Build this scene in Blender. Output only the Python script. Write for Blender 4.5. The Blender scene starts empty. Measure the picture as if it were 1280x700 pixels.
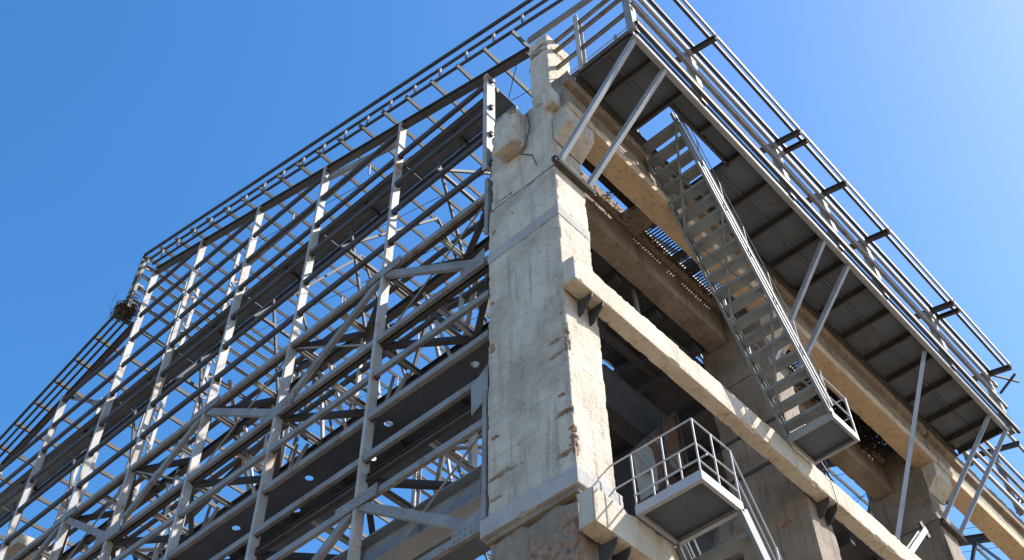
import bpy, math, random
from mathutils import Vector, Matrix, noise
random.seed(7)
sc = bpy.context.scene
col = sc.collection

# ------------------------------------------------------------------ camera
cam_d = bpy.data.cameras.new("camera"); cam = bpy.data.objects.new("camera", cam_d); col.objects.link(cam)
cam_d.sensor_width = 36.0; cam_d.lens = 40.18; cam_d.clip_start = 0.1; cam_d.clip_end = 5000
R_ = Vector((0.67707756, -0.73581404, -0.01198682)); D_ = Vector((0.56016508, 0.52587664, -0.64005378)); F_ = Vector((0.47726415, 0.42665145, 0.7682366))
m = Matrix.Identity(4)
for i in range(3):
    m[i][0] = R_[i]; m[i][1] = -D_[i]; m[i][2] = -F_[i]
m.translation = Vector((-9.57312674, -7.42386203, -10.45186668))
cam.matrix_world = m
sc.camera = cam

# ------------------------------------------------------------------ world, sun, exposure
SUN = Vector((0.73, -0.67, 1.0)).normalized()
elev = math.asin(SUN.z); azim = math.atan2(SUN.x, SUN.y)
w = bpy.data.worlds.new("World"); sc.world = w; w.use_nodes = True
nt = w.node_tree; nt.nodes.clear()
sky = nt.nodes.new("ShaderNodeTexSky"); sky.sky_type = 'NISHITA'; sky.sun_disc = False
sky.sun_elevation = elev; sky.sun_rotation = azim
sky.air_density = 1.0; sky.dust_density = 0.9; sky.ozone_density = 2.0; sky.altitude = 100
hs = nt.nodes.new("ShaderNodeHueSaturation"); hs.inputs['Saturation'].default_value = 1.33
bg = nt.nodes.new("ShaderNodeBackground"); bg.inputs[1].default_value = 0.145
wo = nt.nodes.new("ShaderNodeOutputWorld")
nt.links.new(sky.outputs[0], hs.inputs['Color']); nt.links.new(hs.outputs[0], bg.inputs[0]); nt.links.new(bg.outputs[0], wo.inputs[0])
sl = bpy.data.lights.new("sun", 'SUN'); sl.energy = 4.6; sl.angle = math.radians(0.5); sl.color = (1.0, 0.95, 0.87)
so = bpy.data.objects.new("sun", sl); col.objects.link(so)
so.rotation_euler = SUN.to_track_quat('Z', 'Y').to_euler(); so.location = (20, -20, 40)
sc.view_settings.view_transform = 'Standard'; sc.view_settings.look = 'None'
sc.view_settings.exposure = 1.0; sc.view_settings.gamma = 1.0; sc.view_settings.use_curve_mapping = False
try:
    sc.cycles.max_bounces = 6; sc.cycles.diffuse_bounces = 4
except Exception: pass

# ------------------------------------------------------------------ materials
def material(name, base, second, scale=3.0, mix=(0.42, 0.62), rough=0.8, metal=0.0, rust=None, rust_amt=0.0, rust_scale=2.0, streak=None, streak_amt=0.0, bump=0.15, bump_scale=30.0, pits=0.0, spec=0.3, boards=0.0):
    mt = bpy.data.materials.new(name); mt.use_nodes = True
    n = mt.node_tree.nodes; l = mt.node_tree.links
    b = n["Principled BSDF"]; b.inputs["Roughness"].default_value = rough; b.inputs["Metallic"].default_value = metal
    b.inputs["Specular IOR Level"].default_value = spec
    tc = n.new("ShaderNodeTexCoord"); oi = n.new("ShaderNodeObjectInfo")
    add = n.new("ShaderNodeVectorMath"); add.operation = 'MULTIPLY_ADD'
    add.inputs[0].default_value = (1, 1, 1)
    cmb = n.new("ShaderNodeVectorMath"); cmb.operation = 'SCALE'; cmb.inputs[0].default_value = (37, 53, 71)
    l.new(oi.outputs["Random"], cmb.inputs["Scale"])
    va = n.new("ShaderNodeVectorMath"); va.operation = 'ADD'
    l.new(tc.outputs["Object"], va.inputs[0]); l.new(cmb.outputs[0], va.inputs[1])
    n.remove(add)
    P = va.outputs[0]
    def nz(sc_, det=6, ro=0.6, vec=P):
        t = n.new("ShaderNodeTexNoise"); t.inputs["Scale"].default_value = sc_; t.inputs["Detail"].default_value = det; t.inputs["Roughness"].default_value = ro
        l.new(vec, t.inputs["Vector"]); return t.outputs["Fac"]
    def ramp(f, a, c):
        r = n.new("ShaderNodeMapRange"); r.inputs["From Min"].default_value = a; r.inputs["From Max"].default_value = c
        l.new(f, r.inputs["Value"]); return r.outputs["Result"]
    def mixc(f, a, c):
        x = n.new("ShaderNodeMix"); x.data_type = 'RGBA'
        l.new(f, x.inputs["Factor"])
        for s, i in ((a, 6), (c, 7)):
            if isinstance(s, tuple): x.inputs[i].default_value = (*s, 1)
            else: l.new(s, x.inputs[i])
        return x.outputs[2]
    c = mixc(ramp(nz(scale), *mix), base, second)
    fine = nz(scale * 14, 4, 0.7)
    dk = tuple(v * 0.72 for v in base)
    f2 = n.new("ShaderNodeMath"); f2.operation = 'MULTIPLY'; f2.inputs[1].default_value = 0.5
    l.new(ramp(fine, 0.45, 0.75), f2.inputs[0])
    c = mixc(f2.outputs[0], c, dk)
    if streak:
        mp = n.new("ShaderNodeMapping"); mp.inputs["Scale"].default_value = (5, 5, 0.35); l.new(P, mp.inputs["Vector"])
        s = ramp(nz(1.6, 5, 0.65, mp.outputs[0]), 0.52, 0.72)
        q = n.new("ShaderNodeMath"); q.operation = 'MULTIPLY'; q.inputs[1].default_value = streak_amt; l.new(s, q.inputs[0])
        c = mixc(q.outputs[0], c, streak)
    if rust:
        t0 = 0.72 - 0.3 * rust_amt
        c = mixc(ramp(nz(rust_scale, 8, 0.72), t0, t0 + 0.1), c, rust)
    if pits > 0:
        at = n.new("ShaderNodeAttribute"); at.attribute_name = 'spall'
        sp = mixc(ramp(nz(9.0), 0.38, 0.62), (0.36, 0.225, 0.15), (0.17, 0.1, 0.065))
        c = mixc(ramp(at.outputs["Fac"], 0.25, 0.6), c, sp)
    if boards:
        sx = n.new("ShaderNodeSeparateXYZ"); l.new(tc.outputs["Object"], sx.inputs[0])
        wob = n.new("ShaderNodeMath"); wob.operation = 'MULTIPLY_ADD'; wob.inputs[1].default_value = 0.05; l.new(nz(1.8), wob.inputs[0]); l.new(sx.outputs[2], wob.inputs[2])
        dv = n.new("ShaderNodeMath"); dv.operation = 'DIVIDE'; dv.inputs[1].default_value = boards; l.new(wob.outputs[0], dv.inputs[0])
        fr = n.new("ShaderNodeMath"); fr.operation = 'FRACT'; l.new(dv.outputs[0], fr.inputs[0])
        ln = ramp(fr.outputs[0], 0.045, 0.0); gt = ramp(nz(1.1), 0.46, 0.6)
        ml = n.new("ShaderNodeMath"); ml.operation = 'MULTIPLY'; l.new(ln, ml.inputs[0]); l.new(gt, ml.inputs[1])
        m2 = n.new("ShaderNodeMath"); m2.operation = 'MULTIPLY'; m2.inputs[1].default_value = 0.75; l.new(ml.outputs[0], m2.inputs[0])
        c = mixc(m2.outputs[0], c, (0.17, 0.13, 0.1))
        blot = n.new("ShaderNodeMath"); blot.operation = 'MULTIPLY'; blot.inputs[1].default_value = 0.55; l.new(ramp(nz(0.7, 8, 0.7), 0.5, 0.62), blot.inputs[0])
        c = mixc(blot.outputs[0], c, (0.3, 0.255, 0.2))
    l.new(c, b.inputs["Base Color"])
    hgt = nz(bump_scale, 6, 0.65)
    if pits > 0:
        vo = n.new("ShaderNodeTexVoronoi"); vo.inputs["Scale"].default_value = 26.0; l.new(P, vo.inputs["Vector"])
        pm = ramp(vo.outputs["Distance"], 0.0, 0.28)
        gate = ramp(nz(4.0), 0.5, 0.62)
        mm = n.new("ShaderNodeMath"); mm.operation = 'MULTIPLY'
        inv = n.new("ShaderNodeMath"); inv.operation = 'SUBTRACT'; inv.inputs[0].default_value = 1.0; l.new(pm, inv.inputs[1])
        l.new(inv.outputs[0], mm.inputs[0]); l.new(gate, mm.inputs[1])
        ad = n.new("ShaderNodeMath"); ad.operation = 'MULTIPLY_ADD'; ad.inputs[1].default_value = -pits
        l.new(mm.outputs[0], ad.inputs[0]); l.new(hgt, ad.inputs[2]); hgt = ad.outputs[0]
    bp = n.new("ShaderNodeBump"); bp.inputs["Strength"].default_value = bump; bp.inputs["Distance"].default_value = 0.03
    l.new(hgt, bp.inputs["Height"]); l.new(bp.outputs[0], b.inputs["Normal"])
    return mt
RUST = (0.16, 0.065, 0.025)
M = {}
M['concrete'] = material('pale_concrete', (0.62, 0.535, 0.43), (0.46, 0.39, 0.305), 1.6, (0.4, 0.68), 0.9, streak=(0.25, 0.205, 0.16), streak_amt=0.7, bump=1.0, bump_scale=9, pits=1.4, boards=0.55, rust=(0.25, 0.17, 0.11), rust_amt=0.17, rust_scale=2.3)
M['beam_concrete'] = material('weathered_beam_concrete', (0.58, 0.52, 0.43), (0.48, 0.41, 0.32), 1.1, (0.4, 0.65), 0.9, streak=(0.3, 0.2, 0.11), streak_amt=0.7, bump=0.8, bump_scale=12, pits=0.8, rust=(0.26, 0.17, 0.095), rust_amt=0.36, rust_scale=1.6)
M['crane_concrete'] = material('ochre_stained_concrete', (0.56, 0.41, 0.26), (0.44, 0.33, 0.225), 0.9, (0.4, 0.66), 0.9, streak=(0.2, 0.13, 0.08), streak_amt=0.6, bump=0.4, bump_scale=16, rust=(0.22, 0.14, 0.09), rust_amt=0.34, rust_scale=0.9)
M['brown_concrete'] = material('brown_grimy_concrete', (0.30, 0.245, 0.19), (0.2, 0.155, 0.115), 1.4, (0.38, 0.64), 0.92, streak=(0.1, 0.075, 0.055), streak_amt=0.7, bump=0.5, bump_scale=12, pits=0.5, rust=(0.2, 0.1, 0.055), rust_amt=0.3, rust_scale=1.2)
M['dark_concrete'] = material('dark_grey_concrete', (0.075, 0.075, 0.08), (0.045, 0.043, 0.045), 0.9, (0.4, 0.65), 0.95, bump=0.4, bump_scale=10, rust=(0.09, 0.055, 0.035), rust_amt=0.2, rust_scale=1.0)  # one dark grey base for the inner slabs and transverse beam
M['spall'] = material('exposed_rusty_concrete', (0.27, 0.165, 0.1), (0.17, 0.095, 0.055), 8, (0.4, 0.62), 0.95, bump=1.0, bump_scale=22)
M['band'] = material('grey_cement_band', (0.42, 0.4, 0.38), (0.33, 0.31, 0.29), 2.2, (0.4, 0.66), 0.9, bump=0.5, bump_scale=20, pits=0.7)
M['post'] = material('pale_painted_steel', (0.44, 0.435, 0.425), (0.33, 0.32, 0.305), 1.5, (0.4, 0.65), 0.6, rust=(0.33, 0.18, 0.085), rust_amt=0.58, rust_scale=1.3, streak=(0.34, 0.22, 0.12), streak_amt=0.7, bump=0.02)
M['girt'] = material('grey_painted_steel', (0.27, 0.265, 0.26), (0.19, 0.18, 0.17), 1.8, (0.4, 0.65), 0.62, rust=(0.2, 0.105, 0.055), rust_amt=0.54, rust_scale=2.4, bump=0.02)
M['dark_steel'] = material('dark_weathered_steel', (0.075, 0.07, 0.068), (0.05, 0.043, 0.04), 1.8, (0.4, 0.65), 0.65, rust=(0.13, 0.07, 0.04), rust_amt=0.4, rust_scale=2.0, bump=0.02)
M['purlin'] = material('purlin_steel', (0.075, 0.07, 0.066), (0.05, 0.044, 0.04), 1.8, (0.4, 0.65), 0.65, rust=(0.12, 0.07, 0.045), rust_amt=0.4, rust_scale=2.0, bump=0.02)
M['deck'] = material('dark_deck_plate', (0.118, 0.14, 0.172), (0.08, 0.09, 0.108), 1.0, (0.38, 0.66), 0.7, rust=(0.12, 0.075, 0.045), rust_amt=0.5, rust_scale=1.5, bump=0.35, bump_scale=5)
M['walk_steel'] = material('blue_grey_painted_steel', (0.30, 0.315, 0.34), (0.23, 0.235, 0.25), 2.0, (0.4, 0.65), 0.5, rust=(0.24, 0.14, 0.085), rust_amt=0.32, rust_scale=2.2, bump=0.02)
M['stair_steel'] = material('grey_green_stair_steel', (0.215, 0.225, 0.225), (0.155, 0.16, 0.158), 2.0, (0.4, 0.65), 0.6, rust=(0.16, 0.1, 0.06), rust_amt=0.28, rust_scale=3.0, bump=0.02)
M['rail'] = material('silver_painted_rail', (0.45, 0.45, 0.46), (0.34, 0.34, 0.34), 4.0, (0.4, 0.65), 0.5, rust=(0.33, 0.16, 0.09), rust_amt=0.3, rust_scale=4.0, bump=0.02)
M['landing'] = material('grey_landing_steel', (0.4, 0.4, 0.42), (0.33, 0.33, 0.34), 2.0, (0.4, 0.65), 0.6, rust=(0.2, 0.15, 0.1), rust_amt=0.2, rust_scale=2.2, bump=0.02)
M['fascia'] = material('rust_streaked_fascia', (0.3, 0.28, 0.25), (0.22, 0.19, 0.155), 2.2, (0.4, 0.64), 0.75, streak=(0.14, 0.075, 0.035), streak_amt=0.85, bump=0.15)
M['panel'] = material('rusted_flaking_panel', (0.15, 0.075, 0.045), (0.105, 0.055, 0.035), 1.1, (0.45, 0.55), 0.85, rust=(0.34, 0.33, 0.29), rust_amt=0.52, rust_scale=0.55, bump=0.2)
M['pale_panel'] = material('pale_peeling_paint', (0.30, 0.31, 0.285), (0.2, 0.2, 0.18), 1.6, (0.4, 0.62), 0.85, rust=(0.12, 0.06, 0.035), rust_amt=0.45, rust_scale=1.3, bump=0.2)
M['twig'] = material('dry_twigs', (0.12, 0.085, 0.055), (0.07, 0.05, 0.035), 6, (0.4, 0.6), 0.95)
M['wire'] = material('thin_dark_wire', (0.06, 0.055, 0.055), (0.05, 0.045, 0.04), 6, (0.4, 0.6), 0.8)
M['red'] = material('red_painted_steel', (0.5, 0.05, 0.05), (0.42, 0.05, 0.05), 3, (0.4, 0.6), 0.5)
M['yard'] = material('bounce_yard_concrete', (0.27, 0.195, 0.12), (0.2, 0.15, 0.095), 0.3, (0.4, 0.62), 0.95, bump=0.3, bump_scale=3)  # colour of the added bounce sheet, set for light on the undersides
M['soil'] = material('shade_toned_ground', (0.2, 0.165, 0.12), (0.14, 0.118, 0.09), 0.15, (0.4, 0.62), 0.95, bump=0.4, bump_scale=3)  # ground toned down in place of the building's shadow on the gable side
M['debris'] = material('black_debris', (0.04, 0.034, 0.03), (0.025, 0.02, 0.018), 6, (0.4, 0.6), 0.95, bump=0.8)

# ------------------------------------------------------------------ mesh helpers
Z = Vector((0, 0, 1)); X = Vector((1, 0, 0)); Y = Vector((0, 1, 0))
def V(*a): return Vector(a)
class MB:
    def __init__(s): s.v = []; s.f = []; s.mi = []; s.att = None
    def box(s, x0, x1, y0, y1, z0, z1):
        for ax, (lo, hi) in enumerate(((x0, x1), (y0, y1), (z0, z1))):
            if hi - lo > 4.0:
                w_ = [hi_ - lo_ for lo_, hi_ in ((x0, x1), (y0, y1), (z0, z1))]; w_.pop(ax)
                if min(w_) < 0.5:
                    L = [((x0+x1)/2, (y0+y1)/2, (z0+z1)/2)[i] for i in range(3)]; p = list(L); q = list(L); p[ax] = lo; q[ax] = hi
                    if ax == 2: return s.bar(p, q, y1-y0, x1-x0, X)
                    return s.bar(p, q, (x1-x0) if ax == 1 else (y1-y0), z1-z0, Z)
        b = len(s.v)
        s.v += [(x, y, z) for z in (z0, z1) for (x, y) in ((x0, y0), (x1, y0), (x1, y1), (x0, y1))]
        s.f += [[b+i for i in q] for q in ((3, 2, 1, 0), (4, 5, 6, 7), (0, 1, 5, 4), (1, 2, 6, 5), (2, 3, 7, 6), (3, 0, 4, 7))]
        return s
    def extrude(s, p, q, prof, up=Z):
        p = Vector(p); q = Vector(q); d = (q - p).normalized(); up = Vector(up)
        if abs(d.dot(up)) > 0.98: up = X if abs(d.dot(X)) < 0.9 else Y
        a = d.cross(up).normalized(); u = a.cross(d).normalized(); b = len(s.v); n = len(prof)
        seg = max(1, int((q - p).length / 2.2))
        for g_ in range(seg + 1):
            e = p.lerp(q, g_ / seg)
            for (i, j) in prof: s.v.append(tuple(e + a * i + u * j))
        for g_ in range(seg):
            o = b + g_ * n
            for i in range(n):
                k = (i + 1) % n; s.f.append([o+i, o+k, o+n+k, o+n+i])
        s.f.append([b+i for i in range(n-1, -1, -1)]); s.f.append([b+seg*n+i for i in range(n)])
        return s
    def bar(s, p, q, w, h, up=Z):
        return s.extrude(p, q, [(-w/2, -h/2), (w/2, -h/2), (w/2, h/2), (-w/2, h/2)], up)
    def chan(s, p, q, w, h, t=0.014, up=Z, flip=False):
        k = -1 if flip else 1
        pr = [(-w/2, -h/2), (w/2, -h/2), (w/2, -h/2+t), (-w/2+t, -h/2+t), (-w/2+t, h/2-t), (w/2, h/2-t), (w/2, h/2), (-w/2, h/2)]
        pr = [(k*a, b) for a, b in pr]
        if flip: pr = pr[::-1]
        return s.extrude(p, q, pr, up)
    def ibeam(s, p, q, w, h, t=0.02, up=Z):
        return s.extrude(p, q, [(-w/2, -h/2), (w/2, -h/2), (w/2, -h/2+t), (t/2, -h/2+t), (t/2, h/2-t), (w/2, h/2-t), (w/2, h/2), (-w/2, h/2), (-w/2, h/2-t), (-t/2, h/2-t), (-t/2, -h/2+t), (-w/2, -h/2+t)], up)
    def angle(s, p, q, w, h, t=0.012, up=Z, flip=False):
        k = -1 if flip else 1
        pr = [(-w/2, -h/2), (w/2, -h/2), (w/2, -h/2+t), (-w/2+t, -h/2+t), (-w/2+t, h/2), (-w/2, h/2)]
        pr = [(k*a, b) for a, b in pr]
        if flip: pr = pr[::-1]
        return s.extrude(p, q, pr, up)
    def tube(s, p, q, r, n=7, r2=None):
        return s.extrude(p, q, [(r*math.cos(6.28319*i/n), r*math.sin(6.28319*i/n)) for i in range(n)])
    def pathtube(s, pts, r, n=6):
        for a, b in zip(pts, pts[1:]): s.tube(a, b, r, n)
        return s
    def poly(s, pts, off):
        b = len(s.v); n = len(pts); off = Vector(off)
        s.v += [tuple(Vector(p)) for p in pts] + [tuple(Vector(p)+off) for p in pts]
        s.f.append([b+i for i in range(n)]); s.f.append([b+n+i for i in range(n-1, -1, -1)])
        for i in range(n):
            k = (i+1) % n; s.f.append([b+k, b+i, b+n+i, b+n+k])
        return s
    def mesh(s, name, mats):
        me = bpy.data.meshes.new(name); me.from_pydata(s.v, [], s.f)
        for x in (mats if isinstance(mats, (list, tuple)) else [mats]): me.materials.append(M[x])
        if s.mi: me.polygons.foreach_set('material_index', s.mi)
        if s.att: me.attributes.new('spall', 'FLOAT', 'POINT').data.foreach_set('value', s.att)
        me.validate(); me.update()
        bmn = __import__('bmesh'); bm = bmn.new(); bm.from_mesh(me); bmn.ops.recalc_face_normals(bm, faces=bm.faces); bm.to_mesh(me); bm.free()
        return me
def thing(name, label, cat, loc=(0, 0, 0), group=None):
    o = bpy.data.objects.new(name, None); col.objects.link(o); o.location = loc; o.empty_display_size = 0.2
    o['label'] = label; o['category'] = cat
    if group: o['group'] = group
    return o
def gloc(par):
    v = Vector((0, 0, 0))
    while par is not None: v += par.location; par = par.parent
    return v
def part(name, mb, mat, par, label=None):
    o = bpy.data.objects.new(name, mb.mesh(name, mat) if isinstance(mb, MB) else mb)
    col.objects.link(o); o.parent = par
    o.location = -gloc(par)
    if label: o['label'] = label
    return o
def copy_at(src, par, delta):
    o = src.copy(); col.objects.link(o); o.parent = par; o.location = src.location + Vector(delta); return o
def solo(name, mb, mat, label, cat, group=None, loc=None):
    me = mb.mesh(name, mat); o = bpy.data.objects.new(name, me); col.objects.link(o)
    if loc is not None:
        me.transform(Matrix.Translation(-Vector(loc))); o.location = loc
    o['label'] = label; o['category'] = cat
    if group: o['group'] = group
    return o

def rough_box(x0, x1, y0, y1, z0, z1, res=0.1, amp=0.012, chip=0.03, seed=0.0, spalls=(), mats=1, zres=None):
    """Concrete block: grid-faced box, noise displaced, corners chipped; spalls=(axis,u,v,du,dv,depth)."""
    lo = (x0, y0, z0); hi = (x1, y1, z1)
    n = [max(1, int(round((hi[i]-lo[i]) / (zres if (zres and i == 2) else res)))) for i in range(3)]
    mb = MB(); idx = {}
    def vert(i, j, k):
        key = (i, j, k)
        if key in idx: return idx[key]
        p = Vector((lo[0]+(hi[0]-lo[0])*i/n[0], lo[1]+(hi[1]-lo[1])*j/n[1], lo[2]+(hi[2]-lo[2])*k/n[2]))
        c = (Vector(lo)+Vector(hi))/2
        q = p*1.0 + Vector((seed, seed*1.7, -seed))
        d = Vector((0, 0, 0)); on = 0
        for a, (t, nn) in enumerate(((i, n[0]), (j, n[1]), (k, n[2]))):
            if t == 0 or t == nn:
                on += 1; d[a] = 1 if t == nn else -1
        a_ = amp * (0.45*noise.noise(q*1.3) + 0.5*noise.noise(q*7.1) + 0.45*noise.noise(q*17))
        p = p + d * a_
        if on >= 2:
            ch = max(0.0, noise.noise(q*3.1+Vector((5, 5, 5))) + 0.5*noise.noise(q*9.0)) ** 1.3 * chip + chip*0.12
            p = p - d * ch
        idx[key] = len(mb.v); mb.v.append(tuple(p)); return idx[key]
    for ax in range(3):
        a, b = [(1, 2), (0, 2), (0, 1)][ax]
        for side in (0, n[ax]):
            for i in range(n[a]):
                for j in range(n[b]):
                    q = []
                    for (di, dj) in ((0, 0), (1, 0), (1, 1), (0, 1)):
                        k = [0, 0, 0]; k[ax] = side; k[a] = i+di; k[b] = j+dj; q.append(vert(*k))
                    mb.f.append(q); mb.mi.append(0)
    mb.mi = []
    if spalls:
        mask = []
        for t, p in enumerate(mb.v):
            p = Vector(p); best = 0.0
            for (face, u, v, du, dv, dep) in spalls:
                if face == 'x' and abs(p.x-x0) > 0.06: continue
                if face == 'y' and abs(p.y-y0) > 0.06: continue
                cu = p.y if face == 'x' else p.x
                q_ = Vector((p.x, p.y*0.6, p.z*1.5)); w_ = 0.6*noise.noise(q_*5.3+Vector((u*9, 0, 0))) + 0.5*noise.noise(q_*12) + 0.4*noise.noise(q_*27)
                d_ = math.hypot((cu-u)/du, (p.z-v-0.07*(cu-u))/dv)
                best = max(best, min(1.0, max(0.0, (0.98 - d_ + 1.25*w_)*1.8)))
            mask.append(best)
            if best > 0:
                d = best*(0.014 + 0.034*abs(noise.noise(p*11)))
                if abs(p.x-x0) < 0.06: p.x += d
                if abs(p.y-y0) < 0.06: p.y += d
                mb.v[t] = tuple(p)
        mb.att = mask
    return mb

GZ = -12.0
# ------------------------------------------------------------------ ground
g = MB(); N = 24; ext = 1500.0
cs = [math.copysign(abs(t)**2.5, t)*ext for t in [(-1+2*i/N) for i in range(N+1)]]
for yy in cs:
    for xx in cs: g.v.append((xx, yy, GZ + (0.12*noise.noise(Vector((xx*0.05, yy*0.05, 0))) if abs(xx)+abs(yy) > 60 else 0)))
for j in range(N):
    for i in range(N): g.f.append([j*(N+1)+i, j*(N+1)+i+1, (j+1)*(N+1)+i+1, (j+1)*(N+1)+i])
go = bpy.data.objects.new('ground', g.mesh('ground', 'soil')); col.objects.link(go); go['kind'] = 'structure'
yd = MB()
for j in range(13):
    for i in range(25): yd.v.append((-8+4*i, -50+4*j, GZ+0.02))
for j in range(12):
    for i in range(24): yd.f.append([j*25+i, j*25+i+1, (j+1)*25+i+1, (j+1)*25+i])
yo_ = bpy.data.objects.new('pavement', yd.mesh('pavement', 'yard')); col.objects.link(yo_); yo_['kind'] = 'structure'  # unseen sheet added on the sunny side to bounce warm light upward

# ------------------------------------------------------------------ concrete columns
SP = [('x', 0.25, 2.74, 0.16, 0.05, 0), ('x', 0.24, 2.42, 0.18, 0.06, 0), ('x', 0.19, 1.53, 0.12, 0.05, 0), ('x', 0.18, 1.15, 0.14, 0.06, 0),
      ('x', 0.06, 0.80, 0.12, 0.10, 0), ('x', 0.2, 0.38, 0.24, 0.05, 0), ('x', 1.56, 1.51, 0.11, 0.07, 0), ('x', 1.32, 0.72, 0.40, 0.05, 0),
      ('x', 1.5, 0.31, 0.16, 0.05, 0), ('y', 0.03, 0.45, 0.06, 0.3, 0), ('x', 0.02, 0.5, 0.07, 0.32, 0), ('x', 0.02, 2.6, 0.06, 0.35, 0), ('x', 1.6, 4.7, 0.07, 0.1, 0), ('x', 1.62, 3.6, 0.06, 0.12, 0), ('x', 0.1, 3.3, 0.07, 0.06, 0)]
cc = thing('concrete_column', 'tall pale concrete corner column with grey bands and rusty spalled patches', 'column', (0.435, 0.85, GZ), 'concrete columns of the open side')
part('shaft', rough_box(0, 0.87, 0, 1.70, -0.02, 5.88, 0.035, 0.009, 0.035, 1.0, SP, 2, 0.03), 'concrete', cc)
part('shaft', rough_box(0, 0.87, 0, 1.70, 6.16, 7.42, 0.05, 0.010, 0.03, 2.0, [('x', 1.58, 6.75, 0.07, 0.1, 0), ('x', 1.1, 6.9, 0.05, 0.05, 0)], 2), 'concrete', cc)
part('shaft', rough_box(0.02, 0.87, 0.02, 1.66, 7.47, 10.08, 0.05, 0.014, 0.05, 3.0, [('x', 1.25, 7.62, 0.35, 0.04, 0), ('x', 0.9, 9.98, 0.8, 0.07, 0)], 2), 'concrete', cc)
part('shaft', rough_box(0.05, 0.85, 0.02, 0.54, 10.10, 12.75, 0.05, 0.014, 0.06, 4.0, [('x', 0.3, 12.2, 0.3, 0.2, 0), ('y', 0.4, 12.2, 0.2, 0.1, 0)], 2), 'concrete', cc, 'narrow upper shaft rising to the roof')
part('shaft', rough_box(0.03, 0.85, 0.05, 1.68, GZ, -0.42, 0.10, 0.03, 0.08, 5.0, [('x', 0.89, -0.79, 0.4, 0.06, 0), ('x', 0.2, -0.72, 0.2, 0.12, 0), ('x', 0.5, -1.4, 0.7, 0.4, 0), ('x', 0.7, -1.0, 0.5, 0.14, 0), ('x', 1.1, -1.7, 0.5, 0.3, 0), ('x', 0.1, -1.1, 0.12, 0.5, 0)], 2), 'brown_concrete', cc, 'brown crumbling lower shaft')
part('band', rough_box(-0.012, 0.885, -0.012, 1.715, 5.875, 6.165, 0.07, 0.006, 0.02, 6.0), 'band', cc)
part('band', rough_box(-0.07, 0.93, -0.06, 1.79, -0.33, 0.0, 0.05, 0.009, 0.03, 7.0), 'band', cc)
part('ledge', rough_box(-0.015, 0.9, -0.01, 1.74, -0.43, -0.325, 0.08, 0.01, 0.03, 8.0), 'brown_concrete', cc)
part('joint', rough_box(0.0, 0.88, -0.005, 1.68, 7.415, 7.475, 0.09, 0.006, 0.02, 9.0), 'brown_concrete', cc)
part('bracket_block', rough_box(-0.33, 0.05, 0.70, 1.28, 8.72, 9.95, 0.05, 0.014, 0.08, 10.0, [('x', 1.25, 9.9, 0.3, 0.1, 0), ('x', 0.75, 9.9, 0.2, 0.2, 0)]), 'concrete', cc, 'square block jutting from the left face')
part('bracket_block', rough_box(-0.14, 0.2, -0.16, 0.10, 9.42, 9.92, 0.05, 0.012, 0.05, 11.0), 'concrete', cc)
def corbel(x0, x1, par, mt='concrete'):
    mb = MB()
    pts = [(x0, 0.0, 8.34), (x0, -0.36, 8.72), (x0, -0.38, 9.10), (x0, 0.0, 9.10)]
    mb.poly(pts, (x1-x0, 0, 0))
    part('corbel', mb, mt, par)
corbel(0.03, 0.86, cc)
def anchor(x0, x1, z, par):
    mb = MB()
    mb.chan((x0-0.12, -0.07, z), (x1+0.2, -0.07, z), 0.10, 0.12, 0.02)
    mb.chan((x0-0.05, -0.13, z-0.05), (x1+0.12, -0.13, z-0.05), 0.04, 0.08, 0.01)
    part('strut_plate', mb, 'dark_steel', par)
anchor(0.0, 0.87, 7.44, cc)
def gussets(x0, zb, par):
    for xx in (x0+0.28, x0+0.56):
        mb = MB(); mb.poly([(xx, 0.0, zb-0.01), (xx, -0.32, zb-0.01), (xx, -0.30, zb-0.10), (xx, -0.09, zb-0.36), (xx, 0.0, zb-0.38)], (0.022, 0, 0))
        part('bearing_bracket', mb, 'dark_steel', par)
gussets(0.05, 3.76, cc); gussets(0.05, -1.16, cc)
def other_column(x0, label, plate):
    c = thing('concrete_column', label, 'column', (x0+0.435, 0.85, GZ), 'concrete columns of the open side')
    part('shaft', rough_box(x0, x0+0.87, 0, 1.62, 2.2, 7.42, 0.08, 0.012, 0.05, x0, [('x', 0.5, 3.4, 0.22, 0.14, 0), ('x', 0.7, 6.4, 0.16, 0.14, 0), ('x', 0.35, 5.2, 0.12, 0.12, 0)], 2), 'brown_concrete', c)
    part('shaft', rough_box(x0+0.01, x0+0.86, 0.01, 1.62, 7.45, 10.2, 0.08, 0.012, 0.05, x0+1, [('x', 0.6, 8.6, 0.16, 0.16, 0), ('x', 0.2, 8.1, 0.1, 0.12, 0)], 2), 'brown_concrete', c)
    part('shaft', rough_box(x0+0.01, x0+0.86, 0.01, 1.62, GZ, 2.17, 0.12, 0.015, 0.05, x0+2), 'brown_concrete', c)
    corbel(x0+0.03, x0+0.86, c, 'beam_concrete')
    for zz in (4.9, 5.9):
        mb = MB(); mb.box(x0-0.03, x0+0.003, -0.02, 1.6, zz, zz+0.07); part('strap', mb, 'dark_steel', c)
    if plate: anchor(x0+0.05, x0+0.9, 7.3, c)
    gussets(x0+0.05, 3.76, c); gussets(x0+0.05, -1.16, c)
other_column(7.12, 'middle concrete column behind the upper stair landing, brown stained side', False)
other_column(14.45, 'farthest concrete column, at the right end of the walkway', True)

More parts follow.
